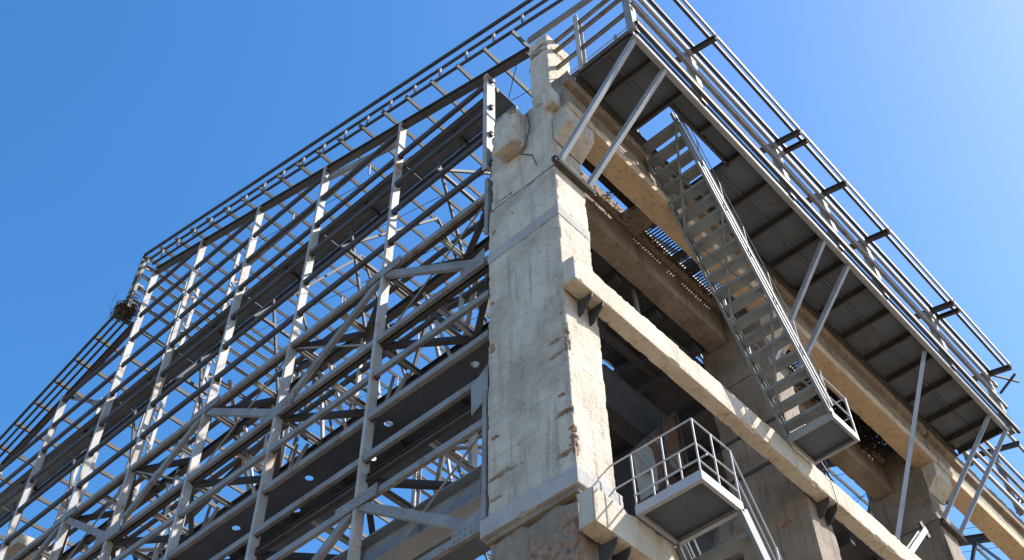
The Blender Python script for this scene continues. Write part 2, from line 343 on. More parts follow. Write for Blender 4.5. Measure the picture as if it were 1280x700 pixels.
# ------------------------------------------------------------------ concrete beams
def long_beam(name, x0, x1, y0, y1, z0, z1, mt, label, cat, seed, group=None, res=0.09, amp=0.009, chip=0.04, cuts=(), zres=None):
    t = thing(name, label, cat, ((x0+x1)/2, (y0+y1)/2, z0), group)
    e = [x0] + list(cuts) + [x1]
    for i in range(len(e)-1):
        part('beam_segment', rough_box(e[i]+(0.008 if i else 0), e[i+1]-(0.008 if i < len(e)-2 else 0), y0, y1, z0, z1, res, amp, chip, seed+i), mt, t)
    return t
long_beam('tie_beam', -0.10, 22.0, -0.33, -0.03, 3.76, 4.34, 'beam_concrete', 'sunlit concrete beam crossing in front of the columns below the upper stair', 'beam', 20, 'horizontal concrete tie beams', 0.055, 0.007, 0.05)
long_beam('tie_beam', -0.10, 22.0, -0.33, -0.03, -1.15, -0.57, 'beam_concrete', 'concrete beam stub with rail shadows beside the lower landing', 'beam', 24, 'horizontal concrete tie beams', 0.07, 0.008, 0.04)
for (a, b, lb) in ((0.10, 7.50, 'ochre stained crane beam above the corner column, nearest of three'), (7.53, 14.80, 'ochre crane beam between middle and far columns with dark drip stains'), (14.84, 23.0, 'farthest crane beam, beyond the end of the walkway')):
    t = thing('crane_beam', lb, 'beam', ((a+b)/2, -0.1, 9.1), 'crane beams under the walkway')
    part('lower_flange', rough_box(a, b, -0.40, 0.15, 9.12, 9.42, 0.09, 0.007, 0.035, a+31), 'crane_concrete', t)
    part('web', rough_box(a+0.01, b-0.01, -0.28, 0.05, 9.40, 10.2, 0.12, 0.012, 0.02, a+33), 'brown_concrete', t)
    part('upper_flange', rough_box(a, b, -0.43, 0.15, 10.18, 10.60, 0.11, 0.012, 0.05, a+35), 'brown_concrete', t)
for (a, b, lb) in ((0.95, 7.10, 'deep brown inner beam meeting the middle column'), (8.02, 14.43, 'deep brown inner beam meeting the far column')):
    t = thing('inner_beam', lb, 'beam', ((a+b)/2, 1.2, 8.75), 'inner floor beams')
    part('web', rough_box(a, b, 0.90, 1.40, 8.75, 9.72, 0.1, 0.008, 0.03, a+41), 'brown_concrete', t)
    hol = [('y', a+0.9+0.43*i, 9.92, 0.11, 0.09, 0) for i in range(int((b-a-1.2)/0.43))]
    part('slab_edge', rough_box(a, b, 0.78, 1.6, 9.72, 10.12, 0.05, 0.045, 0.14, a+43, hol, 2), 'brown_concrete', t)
for (a, b, y0, y1, zz, lb) in ((1.7, 7.1, 1.42, 3.4, 8.9, 'dark floor slab behind the nearer inner beam'), (5.9, 12.4, 1.66, 6.4, 8.4, 'dark floor slab behind the middle column')):
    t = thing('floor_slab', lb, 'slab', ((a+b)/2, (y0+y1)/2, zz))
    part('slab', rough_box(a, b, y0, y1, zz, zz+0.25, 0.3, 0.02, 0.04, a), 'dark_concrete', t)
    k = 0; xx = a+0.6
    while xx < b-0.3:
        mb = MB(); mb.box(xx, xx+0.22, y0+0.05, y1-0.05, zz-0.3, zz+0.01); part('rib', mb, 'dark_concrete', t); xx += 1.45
t = thing('floor_slab', 'dark floor slab at the back between middle and far columns', 'slab', (16.5, 4.3, 8.4))
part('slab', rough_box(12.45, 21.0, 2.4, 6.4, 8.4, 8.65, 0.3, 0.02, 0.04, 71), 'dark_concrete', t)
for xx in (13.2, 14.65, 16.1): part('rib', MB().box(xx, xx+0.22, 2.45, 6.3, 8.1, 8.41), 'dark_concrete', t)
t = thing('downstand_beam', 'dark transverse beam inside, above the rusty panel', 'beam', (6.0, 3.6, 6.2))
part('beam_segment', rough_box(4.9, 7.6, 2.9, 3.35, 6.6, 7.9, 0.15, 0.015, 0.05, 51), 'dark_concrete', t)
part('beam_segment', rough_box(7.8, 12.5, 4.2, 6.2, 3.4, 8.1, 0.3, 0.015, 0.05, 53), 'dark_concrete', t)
t = thing('wall_panel', 'rusty peeling panel leaning inside behind the lower landing', 'panel', (6.0, 2.6, 3.6))
mb = MB(); mb.poly([(5.25, 2.62, 3.9), (5.15, 2.6, 5.1), (7.1, 2.6, 7.6), (7.25, 2.62, 6.2)], (0.02, 0.06, 0)); part('sheet', mb, 'panel', t)
mb = MB(); mb.bar((5.15, 2.57, 5.14), (7.12, 2.57, 7.64), 0.05, 0.07); mb.bar((7.12, 2.57, 7.64), (7.26, 2.57, 6.2), 0.05, 0.06); part('frame', mb, 'dark_steel', t)
mb = MB(); mb.poly([(5.30, 2.585, 4.0), (5.19, 2.575, 5.12), (5.72, 2.575, 5.78), (5.95, 2.58, 5.75), (6.05, 2.585, 5.3), (6.0, 2.59, 4.72)], (0.004, 0.02, 0)); part('peeled_sheet', mb, 'pale_panel', t, 'pale peeling half of the rusty panel')
mb = MB(); mb.tube((6.3, 2.55, 4.9), (6.42, 2.5, 7.0), 0.03, 6); part('stay', mb, 'dark_steel', t)
t = thing('pipe_run', 'pair of dark pipes hung under the dark slab behind the sunlit beam', 'pipes', (4.5, 1.9, 8.4))
for k_, (y_, z_, r_) in enumerate(((1.75, 8.35, 0.07), (2.05, 8.25, 0.05), (2.6, 8.4, 0.1))): part('pipe', MB().tube((1.9, y_, z_), (7.0, y_, z_), r_, 10), 'walk_steel' if k_ == 1 else 'dark_steel', t)
for x_ in (2.6, 4.2, 5.8): part('hanger', MB().bar((x_, 1.7, 8.2), (x_, 2.75, 8.2), 0.05, 0.05), 'dark_steel', t); 
t = thing('hung_frame', 'grey bent steel hanger under the slab, above the sunlit beam', 'frame', (4.4, 1.6, 7.6))
part('leg', MB().bar((4.5, 1.55, 8.9), (4.75, 1.6, 7.3), 0.07, 0.07), 'girt', t); part('arm', MB().bar((4.68, 1.58, 7.75), (5.5, 1.9, 8.6), 0.06, 0.06), 'girt', t); part('arm', MB().bar((4.75, 1.6, 7.35), (5.2, 1.62, 7.1), 0.07, 0.1), 'girt', t)
t = thing('machine_casing', 'rounded brownish machine casing in the shade beyond the lower landing', 'machine', (9.2, 3.0, 5.5))
cm = MB(); n_ = 14
for k_ in range(7):
    a_ = k_/6.0; rr_ = 0.75*math.sin(0.35+2.4*a_)
    for i_ in range(n_): cm.v.append((8.6+1.5*a_, 2.7+rr_*math.cos(6.283*i_/n_), 5.2+rr_*math.sin(6.283*i_/n_)))
for k_ in range(6):
    for i_ in range(n_): cm.f.append([k_*n_+i_, k_*n_+(i_+1) % n_, (k_+1)*n_+(i_+1) % n_, (k_+1)*n_+i_])
cm.f.append(list(range(n_))); cm.f.append(list(range(6*n_, 7*n_)))
part('shell', cm, 'fascia', t); part('cradle', MB().box(8.9, 9.8, 2.2, 3.2, 4.0, 4.6), 'dark_steel', t)
# white short post and clutter
t = thing('stub_post', 'short white steel stub leaning on the concrete beam near the far column', 'post', (11.0, -0.15, 4.34))
mb = MB(); mb.chan((11.0, -0.12, 4.36), (12.75, -0.1, 6.05), 0.14, 0.16, 0.015, Y); part('stub', mb, 'post', t)
mb = MB(); mb.bar((12.68, -0.1, 6.25), (12.95, -0.1, 5.95), 0.2, 0.05, Y); part('cap_plate', mb, 'dark_steel', t)
solo('hanging_cable', MB().pathtube([(7.42, -0.42, 5.3), (7.5, -0.42, 4.6), (7.62, -0.36, 4.25), (7.68, -0.35, 3.7)], 0.008), 'wire', 'thin cable hanging over the sunlit beam at the middle column', 'cable', None, (7.42, -0.42, 5.3))
solo('hanging_cable', MB().pathtube([(-0.02, 0.62, 9.9), (-0.03, 0.55, 9.3), (-0.04, 0.66, 8.8), (-0.03, 0.8, 8.55), (-0.05, 0.5, 8.2), (-0.03, 0.42, 7.8)], 0.012), 'wire', 'dark loose cable dangling on the corner column under its square block', 'cable', None, (-0.02, 0.62, 9.9))
# grating between crane beam and slab edge
t = thing('floor_grating', 'narrow steel grating between the crane beams and the slab edge', 'grating', (9.0, 0.5, 9.95))
bm_ = MB(); x = 3.9
while x < 16.5: bm_.box(x, x+0.018, 0.17, 0.78, 9.93, 9.98); x += 0.085
o = part('grating_bar', bm_, 'dark_steel', t); o['kind'] = 'stuff'
for x in (3.85, 5.05, 5.6, 8.0, 9.4, 10.8, 12.6, 14.2, 15.6): part('bearer', MB().box(x, x+0.16, 0.16, 0.78, 9.80, 9.925), 'dark_steel', t)
for yy in (0.20, 0.74): part('side_bar', MB().box(3.85, 16.5, yy-0.02, yy+0.02, 9.83, 9.92), 'dark_steel', t)
part('cover_plate', MB().box(0.95, 3.3, 0.17, 0.60, 9.86, 9.9), 'debris', t); part('cover_plate', MB().box(3.3, 3.9, 0.17, 0.8, 9.7, 9.9), 'brown_concrete', t)
# debris heap hanging in the gap near landing
dm = MB()
for i in range(760):
    c = V(random.triangular(10.2, 14.2, 12.8), random.uniform(0.2, 0.8), 9.72 + random.gauss(0, 0.14)); d = V(random.gauss(0, 1), random.gauss(0, 1), random.gauss(0, 1)).normalized()*random.uniform(0.08, 0.28)
    dm.tube(c-d, c+d, random.uniform(0.006, 0.02), 4)
o = solo('debris_heap', dm, 'debris', 'tangle of black debris caught in the gap near the far column', 'debris', None, (12.0, 0.5, 9.7)); o['kind'] = 'stuff'

for (xa, xb, lb) in ((2.6, 7.0, 'bent rusty rebar hanging from the broken slab edge near the corner column'), (8.2, 14.2, 'bent rusty rebar hanging from the broken slab edge near the far column')):
    rb = MB()
    for i in range(46):
        x_ = random.uniform(xa, xb); p = V(x_, 0.8, 9.85); pts = [p]
        for k_ in range(3): p = p + V(random.gauss(0, 0.07), random.uniform(-0.14, 0.02), random.uniform(-0.14, 0.04)); pts.append(p)
        rb.pathtube(pts, random.uniform(0.006, 0.012), 5)
    solo('rebar_tangle', rb, 'spall', lb, 'rebar', 'rebar tangles', ((xa+xb)/2, 0.8, 9.7))['kind'] = 'stuff'
# ------------------------------------------------------------------ access walkway
WZ = 10.45; WI = -0.44; WO = -1.97; WX0 = 0.36; WX1 = 16.45
wk = thing('access_walkway', 'long steel walkway of dark plates cantilevered along the crane beams', 'walkway', (8.4, -1.2, WZ))
part('stringer', MB().chan((WX0, WO+0.04, WZ+0.14), (WX1, WO+0.04, WZ+0.14), 0.09, 0.27, 0.014, Z, True), 'walk_steel', wk)
part('stringer', MB().chan((WX0, WI-0.04, WZ+0.12), (WX1, WI-0.04, WZ+0.12), 0.09, 0.24, 0.014), 'dark_steel', wk)
part('edge_pipe', MB().tube((WX0, WO-0.02, WZ+0.02), (WX1, WO-0.02, WZ+0.02), 0.03, 8), 'rail', wk)
part('toe_plate', MB().box(WX0, WX1, WO-0.02, WO-0.006, WZ+0.28, WZ+0.42), 'dark_steel', wk)
cb = [WX0+0.02] + [1.1+1.05*i for i in range(15)] + [WX1-0.02]
cbm = MB().chan((0, WI-0.09, WZ+0.12), (0, WO+0.09, WZ+0.12), 0.06, 0.2, 0.012).mesh('cross_beam', 'dark_steel')
first = None
HX0, HX1, HY0, HY1 = 2.15, 4.3, -0.53, -1.50
for x in cb:
    if HX0+0.1 < x < HX1-0.1: continue
    o = bpy.data.objects.new('cross_beam', cbm); col.objects.link(o); o.parent = wk; o.location = V(x, 0, 0)-wk.location
part('cross_beam', MB().chan((3.2, HY1-0.02, WZ+0.12), (3.2, WO+0.09, WZ+0.12), 0.06, 0.2, 0.012), 'dark_steel', wk)
part('trimmer', MB().chan((HX0, HY1, WZ+0.12), (HX1, HY1, WZ+0.12), 0.06, 0.2, 0.012), 'dark_steel', wk)
for a, b in zip(cb, cb[1:]):
    mid = (a+b)/2
    for (y0, y1) in ((WI-0.05, (WI+WO)/2+0.004), ((WI+WO)/2-0.004, WO+0.05)):
        if HX0-0.05 < mid < HX1+0.05:
            y0, y1 = (HY1, WO+0.05) if y0 < -1 else (None, None)
            if y0 is None: continue
        dz = random.uniform(-0.004, 0.004)
        part('deck_plate', MB().box(a+0.006, b-0.006, y1, y0, WZ+0.225+dz, WZ+0.234+dz), 'deck', wk)
    if not (HX0-0.05 < mid < HX1+0.05):
        part('stiffener', MB().box(a+0.04, b-0.04, (WI+WO)/2-0.025, (WI+WO)/2+0.025, WZ+0.17, WZ+0.218), 'deck', wk)
for (bp, tp, mt) in (((0.05, -0.1, 7.52), (0.45, -1.9, WZ+0.02), 'walk_steel'), ((0.87, -0.1, 7.52), (1.42, -1.93, WZ+0.02), 'walk_steel'), ((7.25, -0.05, 7.6), (7.52, -1.88, WZ+0.02), 'walk_steel'), ((8.05, -0.05, 7.6), (8.54, -1.9, WZ+0.02), 'walk_steel'),
                 ((10.45, -0.2, 4.34), (12.3, -1.8, WZ+0.02), 'walk_steel'), ((14.5, -0.1, 7.38), (15.6, -1.86, WZ+0.02), 'walk_steel'), ((15.32, -0.1, 7.38), (16.42, -1.95, WZ+0.02), 'walk_steel')):
    part('strut', MB().angle(bp, tp, 0.105, 0.105, 0.016, Z, True), mt, wk)

# ------------------------------------------------------------------ eaves frame over the walkway
EY = -2.06
ef = thing('eaves_frame', 'steel eaves frame of posts and long girts standing along the walkway edge', 'steel frame', (8.4, EY, WZ))
ze = lambda base: base
GX1 = 17.3
for (z_, h, mt, y_) in ((10.95, 0.16, 'dark_steel', EY), (11.85, 0.09, 'girt', EY+0.02), (12.72, 0.13, 'girt', EY+0.02)):
    part('girt', MB().chan((0.4, y_, z_), (GX1, y_, z_), 0.09, h, 0.012, Z, True), mt, ef)
part('purlin', MB().bar((0.2, EY-0.06, 12.98), (GX1-0.3, EY-0.06, 12.98), 0.08, 0.12), 'dark_steel', ef)
part('eaves_purlin', MB().bar((0.2, EY-0.64, 12.82), (GX1-0.4, EY-0.64, 12.82), 0.05, 0.13), 'girt', ef)
part('eaves_purlin', MB().bar((0.2, EY-0.50, 12.86), (GX1-0.4, EY-0.50, 12.86), 0.07, 0.13), 'dark_steel', ef)
for z_, y_ in ((11.4, EY+0.04), (12.25, EY+0.04), (11.15, EY-0.02), (12.5, EY-0.02)):
    part('guard_rod', MB().tube((0.42, y_, z_), (GX1-0.3, y_, z_), 0.018, 6), 'girt', ef)
for i, x in enumerate((0.42, 2.75, 6.15, 8.2, 10.25, 13.6, 16.9)):
    part('post', MB().chan((x, EY+0.11, WZ+0.25), (x, EY+0.11, 12.9), 0.17, 0.2, 0.014, X), 'girt', ef)
    part('rafter_end', MB().ibeam((x, EY+0.55, 13.02), (x, EY-0.66, 12.74), 0.09, 0.16, 0.012), 'dark_steel', ef)
    if i in (2, 5): part('rafter_end', MB().chan((x+0.33, EY+0.05, 12.9), (x+0.33, EY-0.64, 12.74), 0.09, 0.12, 0.012), 'dark_steel', ef)
part('end_brace', MB().bar((16.9, EY, 12.9), (GX1+0.5, EY-0.5, 12.9), 0.05, 0.06), 'dark_steel', ef)
part('end_brace', MB().bar((GX1, EY-0.6, 12.8), (GX1+0.45, EY+0.1, 12.8), 0.05, 0.06), 'dark_steel', ef)
part('end_girt', MB().bar((0.30, 0.75, 13.62), (0.30, EY, 13.05), 0.09, 0.15), 'girt', ef)
for (z_, y0, y1) in ((10.72, 0.3, EY), (11.55, 0.35, EY), (12.3, 0.8, EY), (12.72, 0.3, EY)):
    part('end_girt', MB().chan((0.36, y0, z_), (0.36, y1, z_), 0.07, 0.10, 0.012), 'girt', ef)
part('post', MB().ibeam((0.40, -0.62, WZ+0.25), (0.40, -0.62, 13.1), 0.12, 0.16, 0.014, X), 'post', ef)
for z_ in (11.0, 11.3): part('guard_rod', MB().tube((0.52, -0.1, z_), (0.52, EY, z_), 0.014, 6), 'rail', ef)
part('post', MB().bar((0.52, -1.45, WZ+0.25), (0.52, -1.45, 11.35), 0.05, 0.05), 'girt', ef)
# far wall framing past the end of the walkway
fw = thing('wall_frame', 'receding steel wall framing beyond the far end of the walkway', 'steel frame', (26, -0.6, 10.5))
for (z_, h, y_) in ((10.75, 0.15, -0.62), (11.5, 0.1, -0.6), (12.2, 0.12, -0.6), (12.9, 0.13, -0.62), (13.0, 0.12, -1.25)):
    part('girt', MB().chan((16.2, y_, z_), (44, y_, z_), 0.08, h, 0.012, Z, True), 'girt', fw)
for x in (17.2, 20.2, 23.2, 26.2, 29.2):
    part('post', MB().ibeam((x, -0.52, 10.6), (x, -0.52, 13.0), 0.13, 0.16, 0.014, X), 'girt', fw)
    part('rafter_end', MB().ibeam((x, 0.1, 13.2), (x, -1.35, 12.85), 0.09, 0.16, 0.012), 'dark_steel', fw)
    part('brace', MB().bar((x, -0.45, 10.7), (x+1.4, -0.45, 12.2), 0.05, 0.05), 'post', fw)

# ------------------------------------------------------------------ stairs
def stair(label, x0, z0, x1, z1, yi, yo, ntread, tread_mat, rail_h, lx0, lx1, lz, group):
    """flight from the top (x0,z0) to the bottom (x1,z1); landing plate lx0..lx1 at level lz"""
    t = thing('steel_staircase', label, 'staircase', ((x0+x1)/2, (yi+yo)/2, min(z0, z1)), group)
    for y in (yi-0.03, yo+0.03):
        part('stringer', MB().chan((x0, y, z0), (x1, y, z1), 0.06, 0.2, 0.01, Z, y < (yi+yo)/2), 'stair_steel', t)
    tm = MB(); tm.poly([(-0.13, 0, 0), (0.15, 0, 0), (0.15, 0, -0.03), (-0.1, 0, -0.03), (-0.1, 0, -0.075), (-0.13, 0, -0.075)], (0, yi-yo-0.13, 0))
    tme = tm.mesh('tread', tread_mat)
    for i in range(ntread):
        f = (i+0.8)/(ntread+0.2)
        o = bpy.data.objects.new('tread', tme); col.objects.link(o); o.parent = t
        o.location = V(x0+(x1-x0)*f, yo+0.065, z0+(z1-z0)*f+0.03) - gloc(t)
    return t
# upper flight
us = stair('long steep upper stair hanging from the walkway to a small landing', 2.52, 10.70, 6.16, 4.42, -0.36, -1.38, 19, 'stair_steel', 1.0, 6.16, 7.06, 4.3, 'external steel stairs')
L0, L1 = 6.14, 7.08
def landing(t, x0, x1, yi, yo, z, mat='landing'):
    ld = part('landing', MB().box(x0+0.01, x1-0.01, yo+0.012, yi-0.012, z+0.12, z+0.135), 'deck', t)
    part('frame', MB().box(x0, x0+0.012, yo, yi, z, z+0.16), mat, ld); part('frame', MB().box(x1-0.012, x1, yo, yi, z, z+0.16), mat, ld)
    part('frame', MB().box(x0+0.012, x1-0.012, yo, yo+0.012, z, z+0.16), mat, ld); part('frame', MB().box(x0+0.012, x1-0.012, yi-0.012, yi, z, z+0.16), mat, ld)
    for (a, b, c, d) in ((x0+0.012, x0+0.07, yo+0.012, yi-0.012), (x1-0.07, x1-0.012, yo+0.012, yi-0.012), (x0+0.07, x1-0.07, yo+0.012, yo+0.06), (x0+0.07, x1-0.07, yi-0.06, yi-0.012)):
        part('flange', MB().box(a, b, c, d, z+0.003, z+0.013), mat, ld)
    return ld
landing(us, L0, L1, -0.36, -1.38, 4.28, 'walk_steel')
dx, dz = 6.16-2.52, 4.42-10.70; n_ = math.hypot(dx, dz)
def onst(f, y, up): return V(2.52+dx*f, y, 10.70+dz*f+up)
for y, yy in ((-1.40, 'outer'), (-0.33, 'inner')):
    for up in (0.55, 1.0):
        part('handrail', MB().tube(onst(0.02, y, up), onst(1.0, y, up), 0.016 if y > -1 else 0.009, 7), 'stair_steel', us)
    for k in range(7):
        f = 0.04+0.95*k/6
        part('rail_post', MB().bar(onst(f, y, 0.0), onst(f, y, 1.0), 0.03 if y > -1 else 0.016, 0.03 if y > -1 else 0.016), 'stair_steel', us)
# corrugated looking tread ends along the outer stringer: a knurled kick strip of small plates
ks = MB()
k = 0
while k < 170:
    p = onst(k/170, -1.425, 0.07); q = onst(k/170, -1.425, 0.20)
    ks.bar(p, q, 0.014, 0.024); k += 1
o = part('kick_mesh', ks, 'rail', us); o['kind'] = 'stuff'
part('kick_bar', MB().tube(onst(0, -1.43, 0.19), onst(1, -1.43, 0.19), 0.014, 6), 'rail', us)
for (fa, fb) in ((0.02, 0.33), (0.34, 0.64), (0.65, 0.92)):
    part('cross_brace', MB().angle(onst(fa, -0.42, -0.13), onst(fb, -1.32, -0.13), 0.05, 0.05, 0.008), 'stair_steel', us)
    part('cross_brace', MB().angle(onst(fa, -1.32, -0.15), onst(fb, -0.42, -0.15), 0.05, 0.05, 0.008), 'stair_steel', us)
for (x, y) in ((L0+0.02, -1.36), (L1-0.02, -1.36), (L1-0.02, -0.38)):
    part('rail_post', MB().bar((x, y, 4.42), (x, y, 5.42), 0.035, 0.035), 'rail', us)
for z_ in (4.9, 5.42):
    part('handrail', MB().pathtube([(L0+0.02, -1.36, z_), (L1-0.02, -1.36, z_), (L1-0.02, -0.38, z_)], 0.018, 7), 'rail', us)

# lower landing and flight
A0, A1, AI, AO, AZ = 0.76, 1.72, -0.36, -1.48, -0.60
ls = stair('short lower stair leaving the railed landing beside the corner column', A1, AZ+0.05, A1+3.3, AZ-5.75, AI, AO, 14, 'stair_steel', 1.0, A0, A1, AZ, 'external steel stairs')
landing(ls, A0, A1, AI, AO, AZ, 'landing')
T = AZ+0.15
for (x, y) in ((A0+0.02, AO+0.02), (A0+0.02, -0.92), (A0+0.02, AI-0.02), (1.22, AO+0.02), (A1-0.02, AO+0.02), (1.22, AI-0.05), (1.22, -0.9)):
    part('rail_post', MB().tube((x, y, T), (x, y, T+0.95), 0.014, 7), 'rail', ls)
for z_ in (0.5, 0.95):
    part('handrail', MB().pathtube([(A0+0.02, 0.0, T+z_), (A0+0.02, AO+0.02, T+z_), (A1-0.02, AO+0.02, T+z_)], 0.0135, 7), 'rail', ls)
    part('handrail', MB().pathtube([(A0+0.42, AI, T+z_-0.35), (A0+0.42, AO+0.1, T+z_-0.35)], 0.015, 7), 'rail', ls)
    part('handrail', MB().tube((A1-0.02, AO+0.02, T+z_), (A1+3.28, AO+0.02, T+z_-5.8), 0.0135, 7), 'rail', ls)
    part('handrail', MB().tube((A1-0.02, AI-0.02, T+z_), (A1+3.28, AI-0.02, T+z_-5.8), 0.0135, 7), 'rail', ls)
part('handrail', MB().pathtube([(A0+0.02, AI, T+0.2), (A0+0.02, AO+0.02, T+0.2), (A1-0.02, AO+0.02, T+0.2)], 0.014, 7), 'rail', ls)
for k in range(1, 5):
    f = k/4.5; b = V(A1-0.02+3.3*f, AO+0.02, T-5.8*f)
    part('rail_post', MB().tube(b, b+V(0, 0, 0.95), 0.018, 7), 'rail', ls)

# ------------------------------------------------------------------ gable steel frame
PY = [4.85, 7.88, 10.93, 13.92, 16.72, 20.2, 23.3, 26.4]
def zroof(y):
    return 12.62+0.347*y if y < 16.9 else 16.05-0.31*(y-16.9)
gf = thing('gable_wall', 'open steel gable wall of pale posts, dark girts and diagonal truss bracing', 'steel frame', (0.1, 14, GZ), None)
for y in PY:
    zt = zroof(y) if y != 16.72 else 18.35
    part('post', MB().chan((0.14, y, GZ), (0.14, y, zt), 0.088, 0.195, 0.014, X, False), 'post', gf)
part('post', MB().chan((0.13, 1.84, 9.1), (0.13, 1.84, 13.0), 0.12, 0.26, 0.014, X), 'post', gf)
part('post', MB().chan((0.12, 1.80, 6.9), (0.12, 1.80, 8.75), 0.09, 0.2, 0.014, X), 'girt', gf)
part('post', MB().chan((0.12, 1.80, 0.1), (0.12, 1.80, 2.7), 0.09, 0.2, 0.014, X), 'girt', gf)
GIRT = [12.72, 11.56, 10.46, 9.34, 8.28, 6.2, 5.2, 4.12, 3.1, 2.1, 0.05, -1.1, -2.3]
for z_ in GIRT:
    ymax = 28.0
    y0 = 1.76 if z_ < 9.2 else 1.70
    up = z_ > 8.9
    ys = [y0] + [p for p in PY] + [ymax]
    for a, b in zip(ys, ys[1:]):
        if zroof((a+b)/2) < z_ - 0.3: continue
        part('girt', MB().chan((0.10, a+0.012, z_), (0.10, b-0.012, z_), 0.08, 0.145, 0.012), 'girt' if not up else 'dark_steel', gf)
for z_, y0, y1 in ((13.85, 4.85, 16.7), (14.95, 7.9, 16.7), (16.05, 10.9, 16.7), (17.2, 13.9, 16.7), (13.7, 16.8, 24.0), (14.8, 16.8, 20.2)):
    ys = [p for p in [y0]+PY+[y1] if y0 <= p <= y1]; ys = sorted(set(ys))
    for a, b in zip(ys, ys[1:]):
        if b-a < 0.3: continue
        part('girt', MB().chan((0.10, a+0.07, z_), (0.10, b-0.07, z_), 0.08, 0.145, 0.012), 'dark_steel', gf)
clm = MB(); clm.box(0.16, 0.17, -0.15, -0.055, -0.07, 0.07); clm.box(0.12, 0.16, -0.075, -0.062, -0.07, 0.07); clm.tube((0.155, -0.11, 0.03), (0.185, -0.11, 0.03), 0.014, 6); clm.tube((0.155, -0.11, -0.03), (0.185, -0.11, -0.03), 0.014, 6)
clme = clm.mesh('girt_cleat', 'dark_steel')
for z_ in GIRT[:11]:
    for y in PY[:6]:
        if zroof(y) < z_: continue
        o = bpy.data.objects.new('girt_cleat', clme); col.objects.link(o); o.parent = gf; o.location = V(0, y, z_-0.02)-gf.location
# diagonals and gusset plates of the two vertical wind trusses
def gpl(y, z, w, h): part('gusset_plate', MB().box(0.02, 0.04, y-w/2, y+w/2, z-h/2, z+h/2), 'girt', gf)
for (zt, zb) in ((8.28, 6.2), (2.1, 0.05)):
    nodes = [1.95] + PY
    for i in range(len(nodes)-1):
        a, b = nodes[i], nodes[i+1]
        za, zb_ = (zb, zt) if i % 2 == 0 else (zt, zb)
        part('diagonal', MB().chan((0.11, a+0.12, za+(0.1 if za == zb else -0.1)), (0.11, b-0.12, zb_+(0.1 if zb_ == zb else -0.1)), 0.10, 0.17, 0.012), 'girt', gf)
        part('tie_rod', MB().tube((0.2, a, zb_), (0.2, b, za), 0.022, 6), 'girt', gf)
    for i, y in enumerate(nodes):
        top = i % 2 == 1
        z_ = zt if top else zb
        part('gusset_plate', MB().poly([(0.025, y-0.55, z_-0.12), (0.025, y+0.5, z_-0.12), (0.025, y+0.5, z_+0.12), (0.025, y-0.55, z_+0.14)] if top else [(0.025, y-0.1 if i == 0 else y-0.55, z_-0.13), (0.025, y+0.5, z_-0.12), (0.025, y+0.5, z_+0.12), (0.025, y-0.1 if i == 0 else y-0.55, z_+0.32)], (0.018, 0, 0)), 'girt', gf)
        bm_ = MB()
        for by in (0.1, 0.22, 0.34, 0.44) + ((-0.12, -0.25, -0.38, -0.5) if i else ()):
            for bz in (-0.06, 0.06): bm_.tube((0.026, y+by, z_+bz), (0.008, y+by, z_+bz), 0.012, 6)
        part('bolts', bm_, 'girt', gf)['kind'] = 'stuff'
part('gusset_plate', MB().poly([(0.03, 1.74, 2.55), (0.03, 2.1, 2.35), (0.03, 2.12, 3.0), (0.03, 1.74, 3.3)], (0.018, 0, 0)), 'girt', gf)
# bracing high under the slope
part('diagonal', MB().chan((0.2, 4.9, 13.6), (0.2, 7.8, 14.9), 0.1, 0.16, 0.012), 'girt', gf)
part('diagonal', MB().chan((0.2, 4.9, 14.1), (0.2, 10.9, 13.9), 0.1, 0.16, 0.012), 'girt', gf)
part('diagonal', MB().angle((0.3, 16.8, 12.5), (0.3, 20.1, 15.0), 0.1, 0.1, 0.012), 'girt', gf)

# catwalk ring inside the gable at the second girt
cw = thing('gable_catwalk', 'dark plated catwalk running behind the upper girts of the gable', 'walkway', (0.6, 14, 12.2))
for a, b in zip([1.75]+PY, PY+[28]):
    part('floor_plate', MB().box(0.30, 0.92, a+0.01, b-0.01, 12.66, 12.68), 'deck', cw)
    part('joist', MB().chan((0.28, (a+b)/2, 12.6), (0.94, (a+b)/2, 12.6), 0.06, 0.1, 0.01), 'dark_steel', cw)
for x in (0.32, 0.98): part('edge_channel', MB().bar((x, 1.75, 12.6), (x, 28, 12.6), 0.07, 0.2), 'purlin', cw)

for k, (y_, lb) in enumerate(((13.2, 'pale laced column behind the upper gable, right of the mid posts'), (16.1, 'pale laced column rising to the roof step under the bird nest'), (19.5, 'leftmost pale laced column behind the low roof slope'))):
    t = thing('laced_column', lb, 'column', (1.1, y_, 4.3), 'laced columns behind the gable')
    zt = zroof(y_)-0.2
    part('flange', MB().bar((1.0, y_, 4.3), (1.0, y_, zt), 0.09, 0.1, X), 'post', t); part('flange', MB().bar((1.42, y_, 4.3), (1.42, y_, zt), 0.09, 0.1, X), 'post', t)
    z_ = 4.4
    while z_ < zt-0.4:
        part('lacing', MB().bar((1.0, y_-0.05, z_), (1.42, y_-0.05, z_+0.4), 0.03, 0.05), 'girt', t); part('lacing', MB().bar((1.42, y_-0.055, z_+0.4), (1.0, y_-0.055, z_+0.8), 0.03, 0.05), 'girt', t); z_ += 0.8
t = thing('inner_truss', 'dark inner vertical truss standing behind the middle gable girts', 'truss', (1.0, 14, 6.15))
for z_ in (7.2, 5.3, 9.3): part('chord', MB().bar((1.05, 1.75, z_), (1.05, 28, z_), 0.09, 0.1), 'dark_steel', t)
for i in range(17):
    y_ = 1.9+1.53*i
    part('web_member', MB().bar((1.02, y_, 6.2), (1.02, y_+1.53, 8.25), 0.07, 0.08), 'dark_steel' if i % 3 else 'girt', t)
    if i % 2: part('web_member', MB().bar((1.02, y_, 6.2), (1.02, y_, 8.25), 0.07, 0.08), 'post', t)
    if i % 2 == 0: part('web_member', MB().bar((1.08, y_+1.53, 4.3), (1.08, y_, 6.1), 0.06, 0.07), 'girt', t)
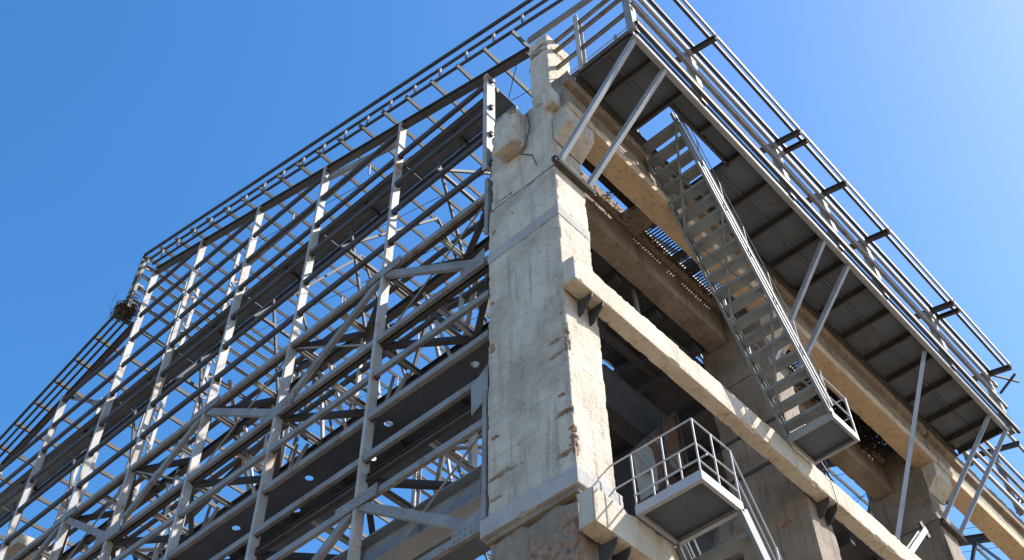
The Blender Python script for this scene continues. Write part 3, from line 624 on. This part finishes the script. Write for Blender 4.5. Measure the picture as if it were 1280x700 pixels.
t = thing('roof_bracing', 'long straight brace pipes crossing diagonally under the roof frame', 'bracing', (4, 9, 10.9))
for a, b in (((2.5, 4.3, 10.9), (8.0, 11.4, 10.9)), ((1.2, 12.2, 10.95), (6.1, 17.0, 10.95)), ((6.1, 4.0, 10.95), (12.1, 10.5, 10.95)), ((3.0, 21.0, 11.0), (6.0, 17.2, 11.0)), ((12.1, 3.5, 10.95), (6.1, 11.0, 10.95))):
    part('pipe', MB().tube(a, b, 0.065, 8), 'girt', t)
# crane gallery floor with round holes
gl = thing('gallery_floor', 'dark steel gallery floor with round holes and a rust streaked fascia', 'floor', (0.7, 14, 3.8))
def holed(y0, y1, x0, x1, z, holes):
    mb = MB(); th = 0.02
    ycuts = [y0]
    for (hy, hx, r) in holes: ycuts += [hy-0.2, hy+0.2]
    ycuts.append(y1)
    for i in range(0, len(ycuts), 2): mb.box(x0, x1, ycuts[i], ycuts[i+1], z, z+th)
    for (hy, hx, r) in holes:
        if hx-0.2 > x0+0.001: mb.box(x0, hx-0.2, hy-0.2, hy+0.2, z, z+th)
        if hx+0.2 < x1-0.001: mb.box(hx+0.2, x1, hy-0.2, hy+0.2, z, z+th)
        n = 24; b = len(mb.v)
        for lev in (z, z+th):
            for i in range(n):
                a = 6.28319*i/n; c, s = math.cos(a), math.sin(a); mx = max(abs(c), abs(s))
                mb.v.append((hx+r*c, hy+r*s, lev)); mb.v.append((hx+0.2*c/mx, hy+0.2*s/mx, lev))
        for i in range(n):
            k = (i+1) % n
            mb.f.append([b+2*i, b+2*k, b+2*k+1, b+2*i+1]); mb.f.append([b+2*n+2*i, b+2*n+2*i+1, b+2*n+2*k+1, b+2*n+2*k])
            mb.f.append([b+2*i, b+2*n+2*i, b+2*n+2*k, b+2*k])
    return mb
y = 1.72
while y < 27:
    part('floor_plate', holed(y, y+2.24, 0.16, 1.28, 4.25, [(y+0.83, 0.56, 0.085)] + ([(y+1.75, 1.03, 0.075)] if y > 3 else [])), 'deck', gl)
    y += 2.245
yy = 1.75
while yy < 27.5:
    part('fascia_plate', MB().box(1.29, 1.305, yy, yy+0.74, 3.83, 4.24), 'fascia', gl)
    part('stiffener', MB().box(1.255, 1.29, yy-0.012, yy+0.004, 3.85, 4.24), 'fascia', gl); yy += 0.745
part('bottom_flange', MB().box(1.02, 1.50, 1.75, 28, 3.79, 3.82), 'deck', gl)
part('edge_angle', MB().angle((0.2, 1.75, 4.2), (0.2, 28, 4.2), 0.08, 0.08, 0.01), 'girt', gl)
yy = 3.3
while yy < 27:
    part('bracket', MB().poly([(0.85, yy, 4.24), (1.28, yy, 4.24), (1.28, yy, 3.9)], (0, 0.02, 0)), 'dark_steel', gl); yy += 1.6

# lower plate girder
pg = thing('plate_girder', 'blue grey plate girder behind the lowest gable bracing', 'girder', (1.2, 14, 1.6))
part('web', MB().box(1.2, 1.22, 1.75, 28, 1.72, 2.32), 'walk_steel', pg); part('bottom_flange', MB().box(1.0, 1.42, 1.75, 28, 1.69, 1.717), 'walk_steel', pg)
part('top_flange', MB().box(1.0, 1.42, 1.75, 28, 2.323, 2.35), 'walk_steel', pg)
part('soffit_plate', MB().box(1.43, 2.2, 1.75, 28, 1.72, 1.75), 'deck', pg)
yy = 2.9
while yy < 27: part('stiffener', MB().box(1.09, 1.198, yy, yy+0.015, 1.72, 2.32), 'walk_steel', pg); yy += 1.5

# horizontal wind trusses behind the gable
def wtruss(z, xi, label, ys):
    t = thing('wind_truss', label, 'truss', (xi/2, 14, z), 'horizontal wind trusses')
    part('chord', MB().ibeam((xi, 1.75, z), (xi, 28, z), 0.16, 0.2, 0.014), 'dark_steel', t)
    part('chord', MB().ibeam((0.22, 1.75, z+0.02), (0.22, 28, z+0.02), 0.1, 0.14, 0.012), 'dark_steel', t)
    for i in range(len(ys)-1):
        a, b = ys[i], ys[i+1]; mid = (a+b)/2
        part('diagonal', MB().angle((0.22, a, z-0.01), (xi, mid, z-0.02), 0.12, 0.12, 0.012), 'dark_steel', t)
        part('diagonal', MB().angle((xi, mid, z-0.02), (0.22, b, z-0.01), 0.12, 0.12, 0.012), 'dark_steel', t)
        part('cross_member', MB().chan((0.22, b, z+0.03), (xi, b, z+0.03), 0.08, 0.12, 0.01), 'girt', t)
        part('cross_member', MB().chan((0.22, mid, z+0.03), (xi, mid, z+0.03), 0.08, 0.12, 0.01), 'post', t)
wtruss(8.3, 1.0, 'upper horizontal wind truss, dark chords above the middle of the gable', [1.8]+PY)
wtruss(6.15, 1.35, 'middle horizontal wind truss, just above the gallery floor', [1.8]+PY)
wtruss(2.7, 1.9, 'lowest horizontal wind truss, below the gallery floor', [1.8]+PY)

# inner posts and knee braces seen through the gable
for i, y in enumerate((3.35, 6.4, 9.4, 12.4, 15.4, 18.4, 21.6)):
    t = thing('lattice_post', ['pale braced inner post behind the gable, nearest the concrete corner column', 'second pale inner post left of the concrete corner column', 'third pale inner post left of the concrete corner column', 'fourth pale inner post left of the concrete corner column, mid gable', 'fifth pale inner post behind the gable, left of mid wall', 'sixth pale inner post, seen under the bird nest', 'leftmost pale inner post behind the gable girts'][i], 'post', (1.35, y, 2.7), 'inner posts behind the gable')
    part('leg', MB().chan((1.35, y, 2.8), (1.35, y, 6.2), 0.1, 0.14, 0.012, X), 'post', t)
    part('leg', MB().chan((1.62, y+0.1, 4.28), (1.62, y+0.1, 6.2), 0.1, 0.14, 0.012, X), 'post', t)
    part('brace', MB().bar((1.35, y+0.05, 4.3), (1.0, y+1.2, 8.2), 0.07, 0.07), 'post', t)
    part('brace', MB().bar((1.35, y-0.05, 4.3), (1.0, y-1.1, 6.2), 0.06, 0.06), 'girt', t)
    part('brace', MB().bar((1.0, y, 8.3), (0.6, y+0.6, 12.2), 0.06, 0.06), 'dark_steel', t)

# ------------------------------------------------------------------ roof frame
rf = thing('roof_frame', 'bare sloping roof frame of purlins and rafters open to the sky', 'roof frame', (20, 8, 13))
XE = 46.0
RN = Vector((0, -0.328, 0.945))
def zr(y): return 12.62+0.347*y
for x in (0.14, 6.1, 12.1, 18.1, 24.1, 30.1):
    mt = 'dark_steel' if x > 1 else 'purlin'
    part('rafter', MB().ibeam((x, 0.6, zr(0.6)-0.10), (x, 16.72, zr(16.72)-0.10), 0.16, 0.28 if x > 1 else 0.22, 0.016), mt, rf)
    if x > 1:
        part('bottom_chord', MB().ibeam((x, 0.6, 10.6), (x, 16.72, 10.6+0.33), 0.16, 0.2, 0.016), mt, rf)
        for k in range(6):
            a = 0.8+2.65*k
            part('web_member', MB().bar((x, a, 10.62+0.02*a), (x, a+1.3, zr(a+1.3)-0.2), 0.1, 0.1), 'girt', rf)
            part('web_member', MB().bar((x, a+1.3, zr(a+1.3)-0.2), (x, a+2.65, 10.62+0.02*a), 0.1, 0.1), 'dark_steel', rf)
yy = 0.62
while yy < 16.8:
    part('purlin', MB().bar((-0.42, yy, zr(yy)+0.1), (XE, yy, zr(yy)+0.1), 0.045, 0.105, RN), 'purlin', rf); yy += 0.885
for x in [1.1+1.5*i for i in range(18)]:
    part('sag_rod', MB().tube((x, 0.6, zr(0.6)+0.06), (x, 16.7, zr(16.7)+0.06), 0.009, 5), 'wire', rf)
for i in range(7):
    part('sag_rod', MB().tube((0.2+3*i, 1.0+2.2*(i % 3), zr(1.0+2.2*(i % 3))+0.02), (6.0+3*i, 8.5+2.2*(i % 3), zr(8.5+2.2*(i % 3))+0.02), 0.011, 5), 'wire', rf)
for i in range(16):   # cut-off hangers dangling from the purlins
    y_ = 0.62+0.885*random.randint(2, 15); x_ = random.uniform(0.6, 9)
    part('hanger', MB().bar((x_, y_, zr(y_)+0.1), (x_, y_, zr(y_)-0.35), 0.035, 0.035), 'girt', rf)
for y_ in (3.4, 6.6, 9.8, 13.0):
    part('runner', MB().bar((0.2, y_, 10.7+0.02*y_), (XE, y_, 10.7+0.02*y_), 0.07, 0.09), 'dark_steel', rf)
    for k in range(5): part('web_member', MB().bar((6.1*k+0.1, y_, 10.75), (6.1*k+3.1, y_, zr(y_)-0.1), 0.06, 0.06), 'dark_steel', rf); part('web_member', MB().bar((6.1*k+3.1, y_, zr(y_)-0.1), (6.1*k+6.1, y_, 10.75), 0.06, 0.06), 'dark_steel', rf)
# step wall and low roof beyond the ridge
lr = thing('low_roof_frame', 'lower roof slope beyond the step, purlins falling away to the left', 'roof frame', (20, 22, 15))
def zl(y): return 16.0-0.31*(y-16.9)
for x in (0.14, 6.1, 12.1, 18.1, 24.1, 30.1):
    part('rafter', MB().ibeam((x, 16.9, zl(16.9)-0.12), (x, 34, zl(34)-0.12), 0.16, 0.24, 0.016), 'dark_steel', lr)
    if x > 1: part('post', MB().ibeam((x, 16.8, 4.0), (x, 16.8, 18.3), 0.2, 0.26, 0.016), 'post', lr)
    if x > 1: part('web_member', MB().bar((x, 16.9, 13.6), (x, 24, zl(24)-0.2), 0.1, 0.1), 'girt', lr)
yy = 17.1
while yy < 33:
    part('purlin', MB().bar((-0.42, yy, zl(yy)+0.08), (XE, yy, zl(yy)+0.08), 0.06, 0.14), 'purlin', lr); yy += 0.95
for z_ in (16.6, 17.2, 17.8, 18.3): part('step_girt', MB().chan((-0.35, 16.75, z_), (XE, 16.75, z_), 0.06, 0.12, 0.01), 'girt', lr)
part('step_post', MB().chan((-0.35, 16.62, 16.1), (-0.35, 16.62, 18.6), 0.06, 0.1, 0.01, X), 'girt', lr)

# verge rails along the gable edge of the roof
vr = thing('verge_rail', 'three parallel verge rails outlining the stepped roof edge against the sky', 'rail', (-0.35, 12, 12.9))
for (x, dz_, r) in ((-0.44, 0.22, 0.036), (-0.28, 0.1, 0.03), (-0.1, 0.06, 0.03)):
    for (a, b) in ((V(x, -2.1, 12.79+dz_-0.02), V(x, 16.6, 18.33+dz_)), (V(x, 16.9, zl(16.9)+dz_-0.05), V(x, 34, zl(34)+dz_-0.05))):
        part('rail', MB().bar(a, b, 2*r, 2.2*r), 'dark_steel', vr)
part('rail', MB().bar((-0.44, 16.62, 18.5), (-0.44, 16.68, 16.2), 0.06, 0.07), 'purlin', vr)
for i in range(19):
    y_ = 0.3+0.885*i
    z_ = 12.95+0.296*(y_+0.3)
    part('cleat', MB().bar((-0.42, y_, z_-0.16), (-0.42, y_, z_+0.16+random.uniform(-0.05, 0.05)), 0.04, 0.06, Y), 'girt', vr)
for i in range(5):
    z_ = 16.4+0.42*i; part('cleat', MB().bar((-0.44, 16.66, z_), (-0.1, 16.66, z_), 0.05, 0.05), 'post', vr)

# ------------------------------------------------------------------ far odds and ends at lower left
t = thing('distant_slab', 'tan concrete slab edge low in the far left of the frame', 'slab', (4.7, 23.5, 9.75))
part('slab', rough_box(0.5, 9.0, 20.45, 27.0, 9.75, 10.1, 0.5, 0.02, 0.05, 61), 'beam_concrete', t)
solo('red_pipe', MB().tube((2.5, 21.6, 10.62), (2.5, 20.3, 11.2), 0.06, 8), 'red', 'thin red pipe low at the left behind the steelwork', 'pipe', None, (2.5, 21.6, 10.62))

# bird nest
nm = MB()
for i in range(1100):
    th = random.uniform(0, 6.283); rr = abs(random.gauss(0, 0.19)); c = V(-0.25+0.75*rr*math.cos(th), 17.0+rr*math.sin(th)*1.1, 16.28+random.gauss(0, 0.085))
    d = V(-math.sin(th), math.cos(th), random.gauss(0, 0.18)) + V(random.gauss(0, 0.5), random.gauss(0, 0.5), random.gauss(0, 0.3)); d = d.normalized()*random.uniform(0.07, 0.22)
    nm.tube(c-d, c+d, random.uniform(0.006, 0.014), 3)
solo('bird_nest', nm, 'twig', 'large bird nest of dry twigs on the step of the roof edge', 'nest', None, (-0.25, 17.0, 16.3))
